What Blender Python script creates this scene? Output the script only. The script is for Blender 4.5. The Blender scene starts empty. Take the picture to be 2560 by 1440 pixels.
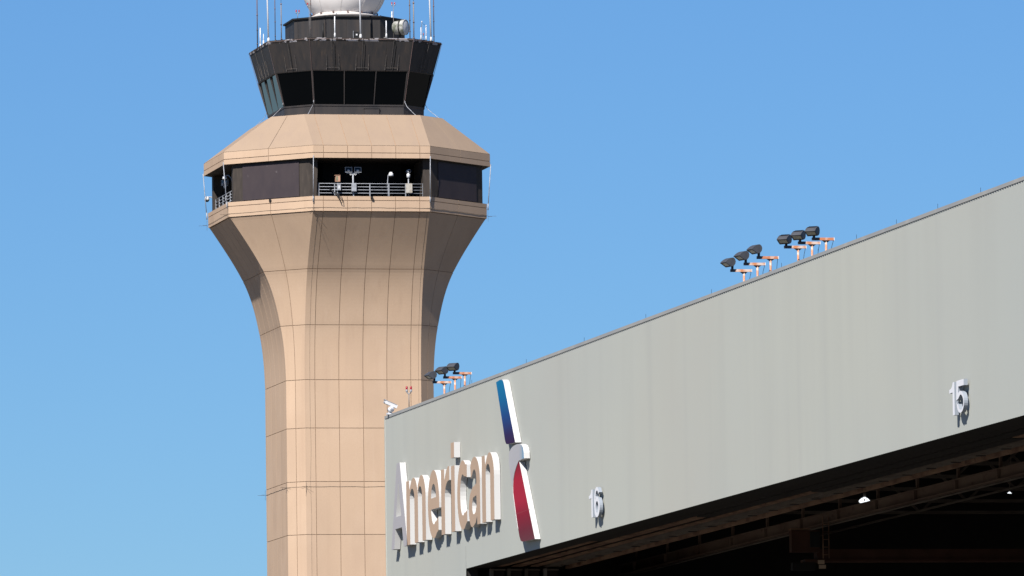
import bpy, math, random
from mathutils import Vector, Matrix
from mathutils.geometry import tessellate_polygon
R = math.radians
random.seed(7)
SC = bpy.context.scene
COL = SC.collection

# ------------------------------------------------------------------ camera
cam_d = bpy.data.cameras.new('camera')
cam = bpy.data.objects.new('camera', cam_d)
COL.objects.link(cam)
cam_d.sensor_width = 36.0
cam_d.lens = 314.36
cam_d.clip_start = 1.0
cam_d.clip_end = 30000.0
CY, CP, CR = R(11.81940655), R(4.8397458), R(0.75783951)
fw = Vector((math.sin(CY)*math.cos(CP), math.cos(CY)*math.cos(CP), math.sin(CP)))
rt = Vector((math.cos(CY), -math.sin(CY), 0))
up = rt.cross(fw)
r2 = rt*math.cos(CR) - up*math.sin(CR)
u2 = rt*math.sin(CR) + up*math.cos(CR)
m3 = Matrix((r2, u2, -fw)).transposed()
cam.matrix_world = Matrix.Translation((0, 0, 1.7)) @ m3.to_4x4()
SC.camera = cam

# ------------------------------------------------------------------ light
SUN_E, SUN_AZ = R(44.5), R(214.5)          # azimuth clockwise from +Y
sdir = Vector((math.sin(SUN_AZ)*math.cos(SUN_E), math.cos(SUN_AZ)*math.cos(SUN_E), math.sin(SUN_E)))
world = bpy.data.worlds.new('World')
SC.world = world
world.use_nodes = True
wn = world.node_tree.nodes
wl = world.node_tree.links
sky = wn.new('ShaderNodeTexSky')
sky.sky_type = 'NISHITA'
sky.sun_disc = False
sky.sun_elevation = SUN_E
sky.sun_rotation = SUN_AZ
sky.altitude = 0.0
sky.air_density = 1.0
sky.dust_density = 0.0
sky.ozone_density = 10.0
bg = wn['Background']
bg.inputs['Strength'].default_value = 0.0525
tint = wn.new('ShaderNodeMix'); tint.data_type = 'RGBA'; tint.blend_type = 'MULTIPLY'
tint.inputs[0].default_value = 1.0
tint.inputs[7].default_value = (.645, .83, 1.0, 1)
wl.new(sky.outputs['Color'], tint.inputs[6])
wl.new(tint.outputs[2], bg.inputs['Color'])
sun_d = bpy.data.lights.new('sun', 'SUN')
sun_d.energy = 5.0
sun_d.angle = R(0.5)
sun_d.color = (1.0, 0.96, 0.90)
sun = bpy.data.objects.new('sun', sun_d)
sun.location = (0, 0, 300)
sun.rotation_euler = sdir.to_track_quat('Z', 'Y').to_euler()
COL.objects.link(sun)
vs = SC.view_settings
vs.view_transform = 'Standard'
vs.look = 'None'
vs.exposure = 0.86
vs.gamma = 1.0
vs.use_curve_mapping = False

# ------------------------------------------------------------------ materials
KA = 0.71                                   # all paints and stones below, brought to their reflectance at this exposure
def mat(name, col, rough=0.7, spec=0.3, metal=0.0):
    col = tuple(c*KA for c in col)
    m = bpy.data.materials.new(name)
    m.use_nodes = True
    b = m.node_tree.nodes['Principled BSDF']
    b.inputs['Base Color'].default_value = (*col, 1)
    b.inputs['Roughness'].default_value = rough
    b.inputs['Metallic'].default_value = metal
    b.inputs['Specular IOR Level'].default_value = spec
    return m

def nz(m, col2, scale=(1, 1, 1), detail=4.0, lo=0.35, hi=0.7, freq=1.0, strength=1.0, bump=0.0):
    """mix a second colour in by object-space noise; may be stacked"""
    col2 = tuple(c*KA for c in col2)
    nt = m.node_tree; N = nt.nodes; L = nt.links
    b = N['Principled BSDF']
    tc = N.new('ShaderNodeTexCoord'); mp = N.new('ShaderNodeMapping')
    mp.inputs['Scale'].default_value = scale
    mp.inputs['Location'].default_value = (random.random()*50, random.random()*50, random.random()*50)
    L.new(tc.outputs['Object'], mp.inputs['Vector'])
    n = N.new('ShaderNodeTexNoise')
    n.inputs['Scale'].default_value = freq; n.inputs['Detail'].default_value = detail
    L.new(mp.outputs['Vector'], n.inputs['Vector'])
    r = N.new('ShaderNodeMapRange'); r.clamp = True
    r.inputs['From Min'].default_value = lo; r.inputs['From Max'].default_value = hi
    r.inputs['To Max'].default_value = strength
    L.new(n.outputs['Fac'], r.inputs['Value'])
    mx = N.new('ShaderNodeMix'); mx.data_type = 'RGBA'
    bc = b.inputs['Base Color']
    if bc.is_linked: L.new(bc.links[0].from_socket, mx.inputs[6])
    else: mx.inputs[6].default_value = bc.default_value
    mx.inputs[7].default_value = (*col2, 1)
    L.new(r.outputs['Result'], mx.inputs[0])
    L.new(mx.outputs[2], bc)
    if bump:
        bp = N.new('ShaderNodeBump'); bp.inputs['Strength'].default_value = bump; bp.inputs['Distance'].default_value = 0.02
        L.new(n.outputs['Fac'], bp.inputs['Height']); L.new(bp.outputs['Normal'], b.inputs['Normal'])
    return m

def per_piece(m, amount=0.06):
    """a slightly different tone for each piece cast or painted on its own"""
    nt = m.node_tree; N = nt.nodes; L = nt.links
    b = N['Principled BSDF']
    oi = N.new('ShaderNodeObjectInfo'); r = N.new('ShaderNodeMapRange')
    r.inputs['To Min'].default_value = 1-amount; r.inputs['To Max'].default_value = 1+amount
    L.new(oi.outputs['Random'], r.inputs['Value'])
    h = N.new('ShaderNodeHueSaturation')
    bc = b.inputs['Base Color']
    if bc.is_linked: L.new(bc.links[0].from_socket, h.inputs['Color'])
    else: h.inputs['Color'].default_value = bc.default_value
    L.new(r.outputs['Result'], h.inputs['Value'])
    L.new(h.outputs['Color'], bc)
    return m

def zramp(name, stops, rough=0.45, axis='Z'):
    """a printed colour run along the object's own height (stops: metres, colour)"""
    m = mat(name, (1, 1, 1), .65, .06)
    nt = m.node_tree; N = nt.nodes; L = nt.links
    tc = N.new('ShaderNodeTexCoord'); sp = N.new('ShaderNodeSeparateXYZ')
    L.new(tc.outputs['Object'], sp.inputs[0])
    z0, z1 = stops[0][0], stops[-1][0]
    mr = N.new('ShaderNodeMapRange')
    mr.inputs['From Min'].default_value = z0; mr.inputs['From Max'].default_value = z1
    L.new(sp.outputs[axis], mr.inputs['Value'])
    cr = N.new('ShaderNodeValToRGB')
    while len(cr.color_ramp.elements) < len(stops): cr.color_ramp.elements.new(0.5)
    for e, (z, c) in zip(cr.color_ramp.elements, stops):
        e.position = (z-z0)/(z1-z0); e.color = (c[0]*KA, c[1]*KA, c[2]*KA, 1)
    L.new(mr.outputs['Result'], cr.inputs[0])
    L.new(cr.outputs[0], N['Principled BSDF'].inputs['Base Color'])
    return m

M = {}
M['concrete'] = per_piece(nz(nz(nz(mat('tan_concrete', (.575, .41, .285), .85, .2), (.49, .35, .25), (.35, .35, .12), 5, .45, .75, 1.0, .7),
                   (.63, .46, .33), (1, 1, 1), 3, .5, .8, .25, .6), (.51, .36, .25), (6, 6, 6), 6, .4, .7, 1.5, .35, bump=.12), .035)
nz(M['concrete'], (.45, .31, .215), (1.6, 1.6, .06), 4, .55, .8, 1.0, .35)
nz(M['concrete'], (.62, .46, .34), (2.5, 2.5, .10), 4, .58, .8, 1.0, .25)
M['roof_sun_muted'] = per_piece(nz(nz(nz(mat('pinkish_sun_muted_roof', (.375, .275, .198), .85, .2), (.335, .245, .18), (.35, .35, .3), 5, .45, .75, 1.0, .7),
                   (.34, .25, .19), (1.5, .5, .5), 5, .5, .75, 1.0, .6), (.35, .255, .18), (6, 6, 6), 6, .4, .7, 1.5, .35, bump=.12), .02)  # slab tan darkened and paled, painting highlight roll-off into the sunlit roof slope
M['joint'] = mat('joint_shade_concrete', (.42, .27, .175), .9, .1)  # same concrete darkened on the backing; joint shadow put into the colour
M['dark_metal'] = per_piece(nz(nz(nz(mat('dark_brown_sheet', (.040, .034, .032), .6, .3), (.022, .022, .024), (2.2, 2.2, .10), 5, .4, .68, 1.3, .85),
                     (.085, .060, .043), (3.5, 3.5, .16), 4, .58, .82, 1.0, .8), (.03, .028, .03), (1, 1, 1), 6, .45, .7, 3.0, .5), .10)
M['dark_smooth'] = nz(mat('dark_brown_frame', (.042, .037, .036), .55, .35), (.026, .025, .027), (1, 1, .3), 4, .4, .7, 1.2)
M['peeling'] = nz(mat('peeling_trim', (.045, .038, .034), .7, .25), (.44, .42, .44), (1.1, 1.1, 1.6), 3, .53, .55, 1.5)
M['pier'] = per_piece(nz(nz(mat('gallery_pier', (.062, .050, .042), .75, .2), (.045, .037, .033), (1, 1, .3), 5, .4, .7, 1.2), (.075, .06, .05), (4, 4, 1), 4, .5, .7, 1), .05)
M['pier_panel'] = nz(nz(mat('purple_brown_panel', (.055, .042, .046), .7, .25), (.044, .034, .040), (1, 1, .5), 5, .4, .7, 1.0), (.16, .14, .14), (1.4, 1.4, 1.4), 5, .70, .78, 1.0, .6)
M['glass'] = mat('tinted_glass', (.0008, .0008, .001), .03, .20)
M['glass'].node_tree.nodes['Principled BSDF'].inputs['Specular Tint'].default_value = (.52, .74, 1, 1)
M['black'] = mat('black_paint', (.012, .012, .013), .6, .3)
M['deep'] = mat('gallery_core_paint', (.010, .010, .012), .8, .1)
M['galv'] = nz(mat('galvanised_steel', (.40, .42, .46), .45, .4), (.28, .29, .32), (1, 1, 1), 4, .4, .7, 3)
M['pole_grey'] = nz(mat('weathered_pole', (.23, .21, .20), .6, .3), (.32, .22, .18), (1, 1, .4), 3, .45, .65, 1)
M['bracket_dim'] = nz(mat('weathered_bracket', (.085, .078, .075), .6, .3), (.16, .13, .11), (1, 1, 1), 3, .5, .7, 2)
M['pole_brown'] = nz(mat('brown_pole', (.12, .085, .08), .6, .3), (.20, .13, .12), (1, 1, .4), 3, .45, .65, 1)
M['white_fibre'] = mat('white_fibreglass', (.70, .71, .74), .4, .4)
M['white_paint'] = nz(mat('white_paint', (.72, .72, .73), .5, .4), (.55, .54, .53), (1, 1, 1), 5, .5, .8, 2, .6)
M['radome'] = nz(nz(mat('radome_skin', (.98, .93, .90), .45, .35), (.90, .84, .81), (.4, .4, .25), 4, .4, .75, 1), (.80, .70, .62), (1, 1, .3), 5, .6, .85, .8, .5)
M['radome_rim'] = nz(mat('radome_rim', (.62, .58, .55), .6, .3), (.35, .24, .2), (1, 1, 1), 4, .6, .8, 1.5)
M['red_lens'] = mat('red_lens', (.36, .008, .02), .25, .6)
M['mossy'] = nz(nz(mat('lichen_grey', (.46, .45, .43), .85, .2), (.16, .17, .13), (1, 1, 1), 6, .45, .6, 2.2), (.6, .6, .57), (1, 1, 1), 4, .6, .7, 3)
M['cable'] = mat('black_cable', (.02, .02, .022), .6, .3)
M['wire'] = nz(mat('conductor_wire', (.14, .11, .09), .6, .3), (.07, .06, .05), (1, 1, 1), 3, .4, .6, 2)
M['roof_grey'] = nz(mat('flat_roof', (.30, .29, .28), .85, .2), (.22, .21, .2), (1, 1, 1), 5, .4, .7, .6)
M['cream'] = nz(mat('cream_box', (.50, .47, .42), .7, .3), (.38, .34, .28), (1, 1, 1), 4, .5, .7, 4)
M['orange_box'] = nz(mat('peach_box', (.52, .30, .20), .7, .3), (.40, .21, .13), (1, 1, 1), 4, .45, .7, 3)
# hangar
M['siding'] = nz(nz(nz(nz(nz(mat('pale_grey_siding', (.465, .473, .425), .75, .1), (.435, .448, .42), (.05, .03, .07), 3, .40, .62, 1, .8),
                 (.44, .425, .38), (.09, .045, .05), 3, .50, .70, 1, .55), (.395, .402, .37), (1, .5, .045), 4, .48, .72, 1, .30),
                 (.45, .457, .42), (1, 1.1, .06), 3, .56, .76, 1.6, .22), (.37, .362, .33), (1, 3, .25), 3, .72, .84, 1, .2)
nz(M['siding'], (.39, .395, .375), (1, .9, .02), 5, .56, .80, 1.0, .30)
nz(M['siding'], (.43, .455, .43), (.3, .02, .05), 2, .45, .65, 1.0, .5)
M['coping'] = nz(nz(mat('coping_metal', (.40, .395, .375), .7, .15), (.34, .35, .355), (1, .25, 1), 4, .4, .7, 1), (.47, .46, .43), (1, .8, 1), 4, .55, .75, 1)
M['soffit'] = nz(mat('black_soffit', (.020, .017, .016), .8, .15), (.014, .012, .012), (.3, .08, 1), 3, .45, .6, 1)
M['rust_beam'] = nz(nz(nz(mat('rusty_track', (.27, .165, .11), .8, .2), (.155, .085, .056), (1, .6, 1), 5, .42, .62, 1.2), (.30, .19, .12), (2, .4, 2), 4, .55, .72, 1), (.07, .03, .02), (3, 2.2, 3), 4, .6, .7, 1, .8)
M['girder'] = nz(nz(mat('brown_girder', (.205, .145, .112), .8, .2), (.14, .088, .068), (1, .3, 1), 5, .42, .65, .8), (.07, .03, .02), (3, 1.5, 3), 4, .6, .75, 1, .7)
M['inside_steel'] = nz(mat('dim_steel', (.155, .13, .11), .8, .2), (.10, .08, .068), (1, 1, 1), 4, .4, .7, .5)
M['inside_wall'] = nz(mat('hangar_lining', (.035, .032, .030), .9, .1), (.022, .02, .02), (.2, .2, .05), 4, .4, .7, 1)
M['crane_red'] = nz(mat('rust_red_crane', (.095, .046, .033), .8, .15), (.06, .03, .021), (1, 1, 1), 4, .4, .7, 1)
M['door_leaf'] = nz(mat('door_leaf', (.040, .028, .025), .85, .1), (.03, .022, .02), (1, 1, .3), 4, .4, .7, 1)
M['letter_tan'] = nz(mat('tan_letter_face', (.56, .40, .285), .7, .08), (.52, .375, .27), (.3, .3, .2), 3, .4, .7, 1)
M['letter_grey'] = mat('grey_letter_face', (.47, .445, .455), .6, .12)
M['return_white'] = nz(mat('white_return', (.60, .595, .59), .6, .2), (.55, .545, .54), (1, 1, .3), 4, .5, .8, .8, .6)
M['num_face'] = mat('number_face', (.86, .86, .89), .6, .1)
M['num_return'] = mat('number_return', (.30, .335, .385), .6, .15)
M['emblem_blue'] = zramp('emblem_blue', [(-.02, (.045, .018, .06)), (.45, (.035, .025, .10)), (1.2, (.018, .07, .24)), (2.0, (.010, .15, .34)), (2.75, (.010, .19, .38))])
M['emblem_red'] = zramp('emblem_red', [(0, (.15, .045, .055)), (.45, (.17, .028, .042)), (1.1, (.27, .018, .036)), (1.7, (.43, .024, .05)), (2.6, (.43, .022, .046)), (3.35, (.20, .02, .034))])
M['emblem_white'] = zramp('emblem_white', [(-2.95, (.16, .33, .50)), (-2.55, (.38, .44, .50)), (-2.1, (.47, .46, .48)), (0.5, (.50, .49, .50))], axis='Y')
M['emblem_seam'] = mat('emblem_seam', (.42, .12, .13), .7, .06)
M['fl_body'] = nz(mat('floodlight_body', (.075, .078, .088), .5, .4), (.055, .057, .066), (1, 1, 1), 4, .4, .7, 4)
M['fl_black'] = mat('floodlight_black', (.016, .017, .022), .5, .4)
M['fl_lens'] = nz(mat('floodlight_lens', (.27, .25, .15), .18, .6), (.20, .19, .12), (1, 1, 1), 3, .4, .6, 6)
M['arm_white'] = nz(mat('white_arm_rust', (.70, .54, .46), .6, .3), (.62, .25, .11), (3, 3, 3), 4, .44, .62, 1.6)
M['arm_orange'] = nz(mat('orange_arm_rust', (.56, .22, .11), .65, .2), (.68, .46, .37), (3, 3, 3), 4, .52, .70, 1.6)
M['asphalt'] = nz(nz(mat('apron_concrete', (.160, .144, .118), .9, .2), (.13, .117, .097), (.02, .02, .02), 6, .4, .7, 1), (.19, .172, .142), (.3, .3, .3), 5, .5, .7, 1)
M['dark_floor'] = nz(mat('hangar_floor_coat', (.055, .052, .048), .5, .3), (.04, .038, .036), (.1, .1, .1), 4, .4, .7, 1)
lm = mat('lamp_reflector', (.85, .87, .9), .4, .4)
lm.node_tree.nodes['Principled BSDF'].inputs['Emission Color'].default_value = (.9, .95, 1, 1)
lm.node_tree.nodes['Principled BSDF'].inputs['Emission Strength'].default_value = 0.7
M['lamp'] = lm

# ------------------------------------------------------------------ mesh helpers
class MB:
    def __init__(s): s.v = []; s.f = []; s.mi = []; s.sm = []
    def add(s, verts, faces, mi=0, smooth=False):
        o = len(s.v); s.v += [tuple(p) for p in verts]
        for f in faces: s.f.append([o+i for i in f]); s.mi.append(mi); s.sm.append(smooth)
    def box(s, x0, x1, y0, y1, z0, z1, mi=0):
        v = [(x, y, z) for x in (x0, x1) for y in (y0, y1) for z in (z0, z1)]
        s.add(v, [(0, 1, 3, 2), (4, 6, 7, 5), (0, 4, 5, 1), (2, 3, 7, 6), (0, 2, 6, 4), (1, 5, 7, 3)], mi)
    def bar(s, a, b, w, h=None, mi=0):
        a = Vector(a); b = Vector(b); d = (b-a).normalized(); h = h or w
        q = Vector((0, 0, 1)) if abs(d.z) < .95 else Vector((1, 0, 0))
        x = d.cross(q).normalized()*w/2; y = x.normalized().cross(d).normalized()*h/2
        v = [a-x-y, a+x-y, a+x+y, a-x+y, b-x-y, b+x-y, b+x+y, b-x+y]
        s.add(v, [(3, 2, 1, 0), (4, 5, 6, 7), (0, 1, 5, 4), (1, 2, 6, 5), (2, 3, 7, 6), (3, 0, 4, 7)], mi)
    def tube(s, pts, r, n=8, mi=0, r1=None, cap=True):
        pts = [Vector(p) for p in pts]; rings = []
        for i, p in enumerate(pts):
            d = (pts[min(i+1, len(pts)-1)]-pts[max(i-1, 0)]).normalized()
            q = Vector((0, 0, 1)) if abs(d.z) < .9 else Vector((1, 0, 0))
            x = d.cross(q).normalized(); y = x.cross(d)
            rr = r if r1 is None else r+(r1-r)*i/(len(pts)-1)
            rings.append([p+x*rr*math.cos(2*math.pi*k/n)+y*rr*math.sin(2*math.pi*k/n) for k in range(n)])
        v = [p for g in rings for p in g]; f = []
        for i in range(len(pts)-1):
            for k in range(n):
                f.append((i*n+k, i*n+(k+1) % n, (i+1)*n+(k+1) % n, (i+1)*n+k))
        s.add(v, f, mi, n > 5)
        if cap:
            o = len(v)-n
            s.add(rings[0], [tuple(range(n))[::-1]], mi); s.add(rings[-1], [tuple(range(n))], mi)
    def lathe(s, prof, c=(0, 0, 0), n=24, mi=0, axis=None):
        """prof: (radius, height) list, turned about the z axis (or AXIS)"""
        q = Vector((0, 0, 1)).rotation_difference(Vector(axis)) if axis else None
        v = []
        for r, z in prof:
            for k in range(n):
                p = Vector((r*math.cos(2*math.pi*k/n), r*math.sin(2*math.pi*k/n), z))
                if q: p = q @ p
                v.append(p+Vector(c))
        f = []
        for i in range(len(prof)-1):
            for k in range(n):
                f.append((i*n+k, i*n+(k+1) % n, (i+1)*n+(k+1) % n, (i+1)*n+k))
        s.add(v, f, mi, True)
    def ring(s, pa, pb, mi=0):
        n = len(pa); s.add(list(pa)+list(pb), [(i, (i+1) % n, n+(i+1) % n, n+i) for i in range(n)], mi)
    def cap(s, p, mi=0): s.add(p, [tuple(range(len(p)))], mi)
    def prism(s, outlines, f3, d0, d1, mi_face=0, mi_side=1):
        """outlines: outer + holes, 2-D; f3(u, v, d) -> 3-D; closed solid from d0 (back) to d1 (front)"""
        flat = [p for o in outlines for p in o]
        tri = tessellate_polygon([[Vector((a, b, 0)) for a, b in o] for o in outlines])
        s.add([f3(a, b, d1) for a, b in flat], tri, mi_face)
        s.add([f3(a, b, d0) for a, b in flat], [t[::-1] for t in tri], mi_side)
        for o in outlines:
            n = len(o)
            s.add([f3(a, b, d1) for a, b in o]+[f3(a, b, d0) for a, b in o],
                  [(i, (i+1) % n, n+(i+1) % n, n+i) for i in range(n)], mi_side)
    def build(s, name, mats, parent=None, label=None, recalc=True):
        me = bpy.data.meshes.new(name)
        me.from_pydata(s.v, [], s.f)
        for m in (mats if isinstance(mats, (list, tuple)) else [mats]): me.materials.append(m)
        me.polygons.foreach_set('material_index', s.mi)
        me.polygons.foreach_set('use_smooth', s.sm)
        me.update()
        if recalc:
            import bmesh
            bm = bmesh.new(); bm.from_mesh(me)
            bmesh.ops.remove_doubles(bm, verts=bm.verts, dist=1e-5)
            bmesh.ops.recalc_face_normals(bm, faces=bm.faces)
            bm.to_mesh(me); bm.free()
        o = bpy.data.objects.new(name, me); COL.objects.link(o)
        if parent: o.parent = parent
        if label: o['label'] = label
        return o

def thing(name, label, cat, loc=(0, 0, 0), group=None, rz=0.0):
    o = bpy.data.objects.new(name, None); COL.objects.link(o)
    o.location = loc; o.rotation_euler = (0, 0, rz)
    o.empty_display_size = 0.5
    o['label'] = label; o['category'] = cat
    if group: o['group'] = group
    return o

def tag(o, label, cat, group=None):
    o['label'] = label; o['category'] = cat
    if group: o['group'] = group
    return o

def copy_tree(o, parent=None):
    c = o.copy(); COL.objects.link(c)
    if parent: c.parent = parent
    for ch in list(o.children): copy_tree(ch, c)
    return c

def arc(cx, cy, rx, ry, a0, a1, n=10):
    return [(cx+rx*math.cos(R(a0+(a1-a0)*i/n)), cy+ry*math.sin(R(a0+(a1-a0)*i/n))) for i in range(n+1)]

# ------------------------------------------------------------------ ground
g = MB()
NR = 96
g.add([(9000*math.cos(2*math.pi*k/NR), 9000*math.sin(2*math.pi*k/NR), 0) for k in range(NR)], [tuple(range(NR))])
ground = g.build('ground', M['asphalt'], recalc=False)
ground['kind'] = 'structure'

# ------------------------------------------------------------------ control tower
TX, TY = 144.481, 760.0
A2 = 5.095
tower = thing('control_tower', 'tan concrete octagonal airport control tower with flared top and dark glazed cab', 'control tower', (TX, TY, 0))

def octa(a2, h, z):
    return [Vector(p) for p in ((-h, -a2, z), (-a2, -h, z), (a2, -h, z), (h, -a2, z), (h, a2, z), (a2, h, z), (-a2, h, z), (-h, a2, z))]
def inset(a2, h, d): return a2-.4142*d, h-d
def side_n(k):
    q = octa(1, 2.414, 0); t = q[(k+1) % 8]-q[k]
    return Vector((t.y, -t.x, 0)).normalized()
WIDE = (0, .0878, .2939, .5, .7061, .9122, 1)
HALF = (0, .5, 1)

def side_cols(k, fine=True):
    if k in (3, 4, 5, 6): return (0, 1)
    return WIDE if k % 2 else HALF

def panels(name, prof, material, gap=.022, depth=.032, cols=side_cols, sides=range(8), parent=tower, ):
    """one slab per bay of each face; prof: list of (a2, h, z) from bottom to top"""
    for k in sides:
        n = side_n(k)
        cs = cols(k)
        for c0, c1 in zip(cs, cs[1:]):
            mb = MB(); grid = []
            for i, (a2, h, z) in enumerate(prof):
                q = octa(a2, h, z); p, e = q[k], q[(k+1) % 8]; ln = (e-p).length
                t0 = c0+(gap/ln if c0 > 0 else 0); t1 = c1-(gap/ln if c1 < 1 else 0)
                zz = z+(gap if i == 0 else -gap if i == len(prof)-1 else 0)
                a, b = p.lerp(e, t0), p.lerp(e, t1)
                a.z = b.z = zz
                grid.append((a, b))
            m = len(grid)
            fr = [a for a, b in grid]+[b for a, b in grid]
            bk = [p-n*depth for p in fr]
            v = fr+bk; f = []
            for i in range(m-1):
                f.append((i, m+i, m+i+1, i+1))
                f.append((i, i+1, 2*m+i+1, 2*m+i)); f.append((m+i, 3*m+i, 3*m+i+1, m+i+1))
            f.append((0, 2*m, 3*m, m)); f.append((m-1, 2*m-1, 4*m-1, 3*m-1))
            mb.add(v, f)
            mb.build(name, material, parent)

def hermite(z0, h0, s0, z1, h1, s1, t):
    d = z1-z0; t2, t3 = t*t, t*t*t
    return (2*t3-3*t2+1)*h0+(t3-2*t2+t)*d*s0+(-2*t3+3*t2)*h1+(t3-t2)*d*s1
FL = [(58.904, 6.470, .03), (63.603, 6.902, .195), (68.311, 8.318, .50), (72.98, 11.22, .67)]
def flare(i, n=16):
    (z0, h0, s0), (z1, h1, s1) = FL[i], FL[i+1]
    return [(A2, hermite(z0, h0, s0, z1, h1, s1, j/n), z0+(z1-z0)*j/n) for j in range(n+1)]
HS = 6.470
# backing of the slabs, seen only in the joints
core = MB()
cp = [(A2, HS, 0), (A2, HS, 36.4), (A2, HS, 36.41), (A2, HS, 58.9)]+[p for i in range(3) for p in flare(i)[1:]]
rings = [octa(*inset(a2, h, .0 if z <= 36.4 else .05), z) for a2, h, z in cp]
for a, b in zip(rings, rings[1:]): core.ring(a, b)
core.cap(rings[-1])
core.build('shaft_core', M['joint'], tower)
for z0, z1 in ((36.4, 41.0), (41.0, 45.581), (45.581, 50.136), (50.136, 54.741), (54.741, 58.904)):
    panels('concrete_panel', [(A2, HS, z0), (A2, HS, z1)], M['concrete'])
for i in range(3): panels('concrete_panel', flare(i), M['concrete'])
# gallery ledge: deck slab, two courses of slabs
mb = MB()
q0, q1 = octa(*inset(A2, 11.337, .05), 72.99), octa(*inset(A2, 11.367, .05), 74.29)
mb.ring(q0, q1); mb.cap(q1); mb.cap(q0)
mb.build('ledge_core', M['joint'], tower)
panels('ledge_panel', [(A2, 11.337, 73.0), (A2, 11.357, 73.93)], M['concrete'])
panels('ledge_panel', [(A2, 11.36, 73.94), (A2, 11.372, 74.309)], M['concrete'], gap=.018)
# eaves: fascia and sloping roof
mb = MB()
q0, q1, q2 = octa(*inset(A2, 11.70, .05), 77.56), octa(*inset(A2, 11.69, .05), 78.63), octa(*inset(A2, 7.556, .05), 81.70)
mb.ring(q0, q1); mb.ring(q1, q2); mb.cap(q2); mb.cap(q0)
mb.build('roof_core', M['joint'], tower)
mb = MB(); q0 = octa(A2, 11.66, 77.545); mb.cap(q0); mb.ring(q0, octa(A2, 11.66, 77.56)); mb.cap(octa(A2, 11.66, 77.56))
mb.build('eave_soffit', M['pier'], tower)
panels('fascia_panel', [(A2, 11.704, 77.534), (A2, 11.702, 77.99)], M['concrete'], gap=.02)
panels('fascia_panel', [(A2, 11.698, 78.0), (A2, 11.693, 78.637)], M['concrete'], gap=.02)
panels('roof_panel', [(A2, 11.69, 78.62), (A2, 7.556, 81.726)], M['roof_sun_muted'])
mb = MB(); q = octa(A2, 7.53, 81.72); mb.cap(q); mb.ring(q, octa(A2, 7.53, 81.60)); mb.cap(octa(A2, 7.53, 81.60)); mb.build('roof_deck', M['concrete'], tower)
# gallery interior
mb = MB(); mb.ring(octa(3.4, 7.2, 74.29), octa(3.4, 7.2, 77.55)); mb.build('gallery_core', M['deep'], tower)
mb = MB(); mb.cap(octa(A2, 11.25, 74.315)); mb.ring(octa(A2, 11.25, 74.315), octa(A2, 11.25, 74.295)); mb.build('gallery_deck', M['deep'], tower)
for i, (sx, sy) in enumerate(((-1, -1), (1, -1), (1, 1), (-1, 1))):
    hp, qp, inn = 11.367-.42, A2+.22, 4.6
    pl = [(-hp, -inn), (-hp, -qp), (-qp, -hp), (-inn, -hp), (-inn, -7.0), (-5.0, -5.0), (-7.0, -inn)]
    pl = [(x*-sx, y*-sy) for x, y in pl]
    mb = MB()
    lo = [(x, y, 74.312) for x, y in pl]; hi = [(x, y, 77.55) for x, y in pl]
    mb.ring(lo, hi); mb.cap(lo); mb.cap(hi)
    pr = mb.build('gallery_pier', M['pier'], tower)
    a, b = Vector((-hp*-sx, -qp*-sy, 0)), Vector((-qp*-sx, -hp*-sy, 0))
    nn = Vector((sx, sy, 0)).normalized()
    p0, p1 = a.lerp(b, .13), a.lerp(b, .87)
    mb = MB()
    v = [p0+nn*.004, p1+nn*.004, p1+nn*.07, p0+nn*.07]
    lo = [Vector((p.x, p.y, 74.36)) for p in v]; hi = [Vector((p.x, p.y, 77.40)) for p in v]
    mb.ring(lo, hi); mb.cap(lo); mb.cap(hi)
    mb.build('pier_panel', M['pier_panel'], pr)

def railing(p0, p1, posts, name='gallery_railing'):
    """four rails on posts along p0-p1; posts: fractions"""
    p0, p1 = Vector(p0), Vector(p1)
    rl = MB()
    first = None
    for z in (1.12, .84, .58, .30):
        o = MB(); o.tube([p0+Vector((0, 0, z)), p1+Vector((0, 0, z))], .032, 6)
        ob = o.build('rail', M['galv'], first or tower) if first else None
        if first is None:
            first = o.build(name, M['galv'], tower)
    for t in posts:
        o = MB(); p = p0.lerp(p1, t); o.bar(p, p+Vector((0, 0, 1.16)), .075)
        o.build('post', M['galv'], first)
    return first
railing((-4.52, -10.75, 74.31), (4.66, -10.75, 74.31), (0.005, .155, .335, .49, .67, .83, .995))
railing((-10.75, 4.6, 74.31), (-10.75, -4.55, 74.31), (0.01, .2, .4, .6, .8, .99))
railing((10.75, 4.6, 74.31), (10.75, -4.55, 74.31), (0.01, .25, .5, .75, .99))

# lightning conductors: down pipes at the arrises, ring wires, air terminals
def arris(h, k, z, out=.06):
    q = octa(A2, h+out, z)[k]; return q
for k in range(8):
    mb = MB()
    mb.tube([arris(11.70, k, 77.75), arris(11.42, k, 74.1)], .036, 6)
    mb.tube([arris(11.42, k, 74.35), arris(11.40, k, 73.75)], .05, 6)
    mb.build('conductor_pipe', M['galv'], tower)
def wavy_ring(h, z, amp, name):
    mb = MB(); pts = octa(A2, h, z)
    for k in (7, 0, 1, 2, 3, 6):
        a, b = pts[k], pts[(k+1) % 8]; pp = []
        nseg = 14
        for j in range(nseg+1):
            p = a.lerp(b, j/nseg)
            p.z += random.uniform(-amp, amp) if 0 < j < nseg else 0
            pp.append(p)
        mb.tube(pp, .012, 4)
    mb.build(name, M['wire'], tower)
wavy_ring(11.37, 73.30, .025, 'ring_conductor')
wavy_ring(6.488, 49.68, .025, 'ring_conductor')
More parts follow.
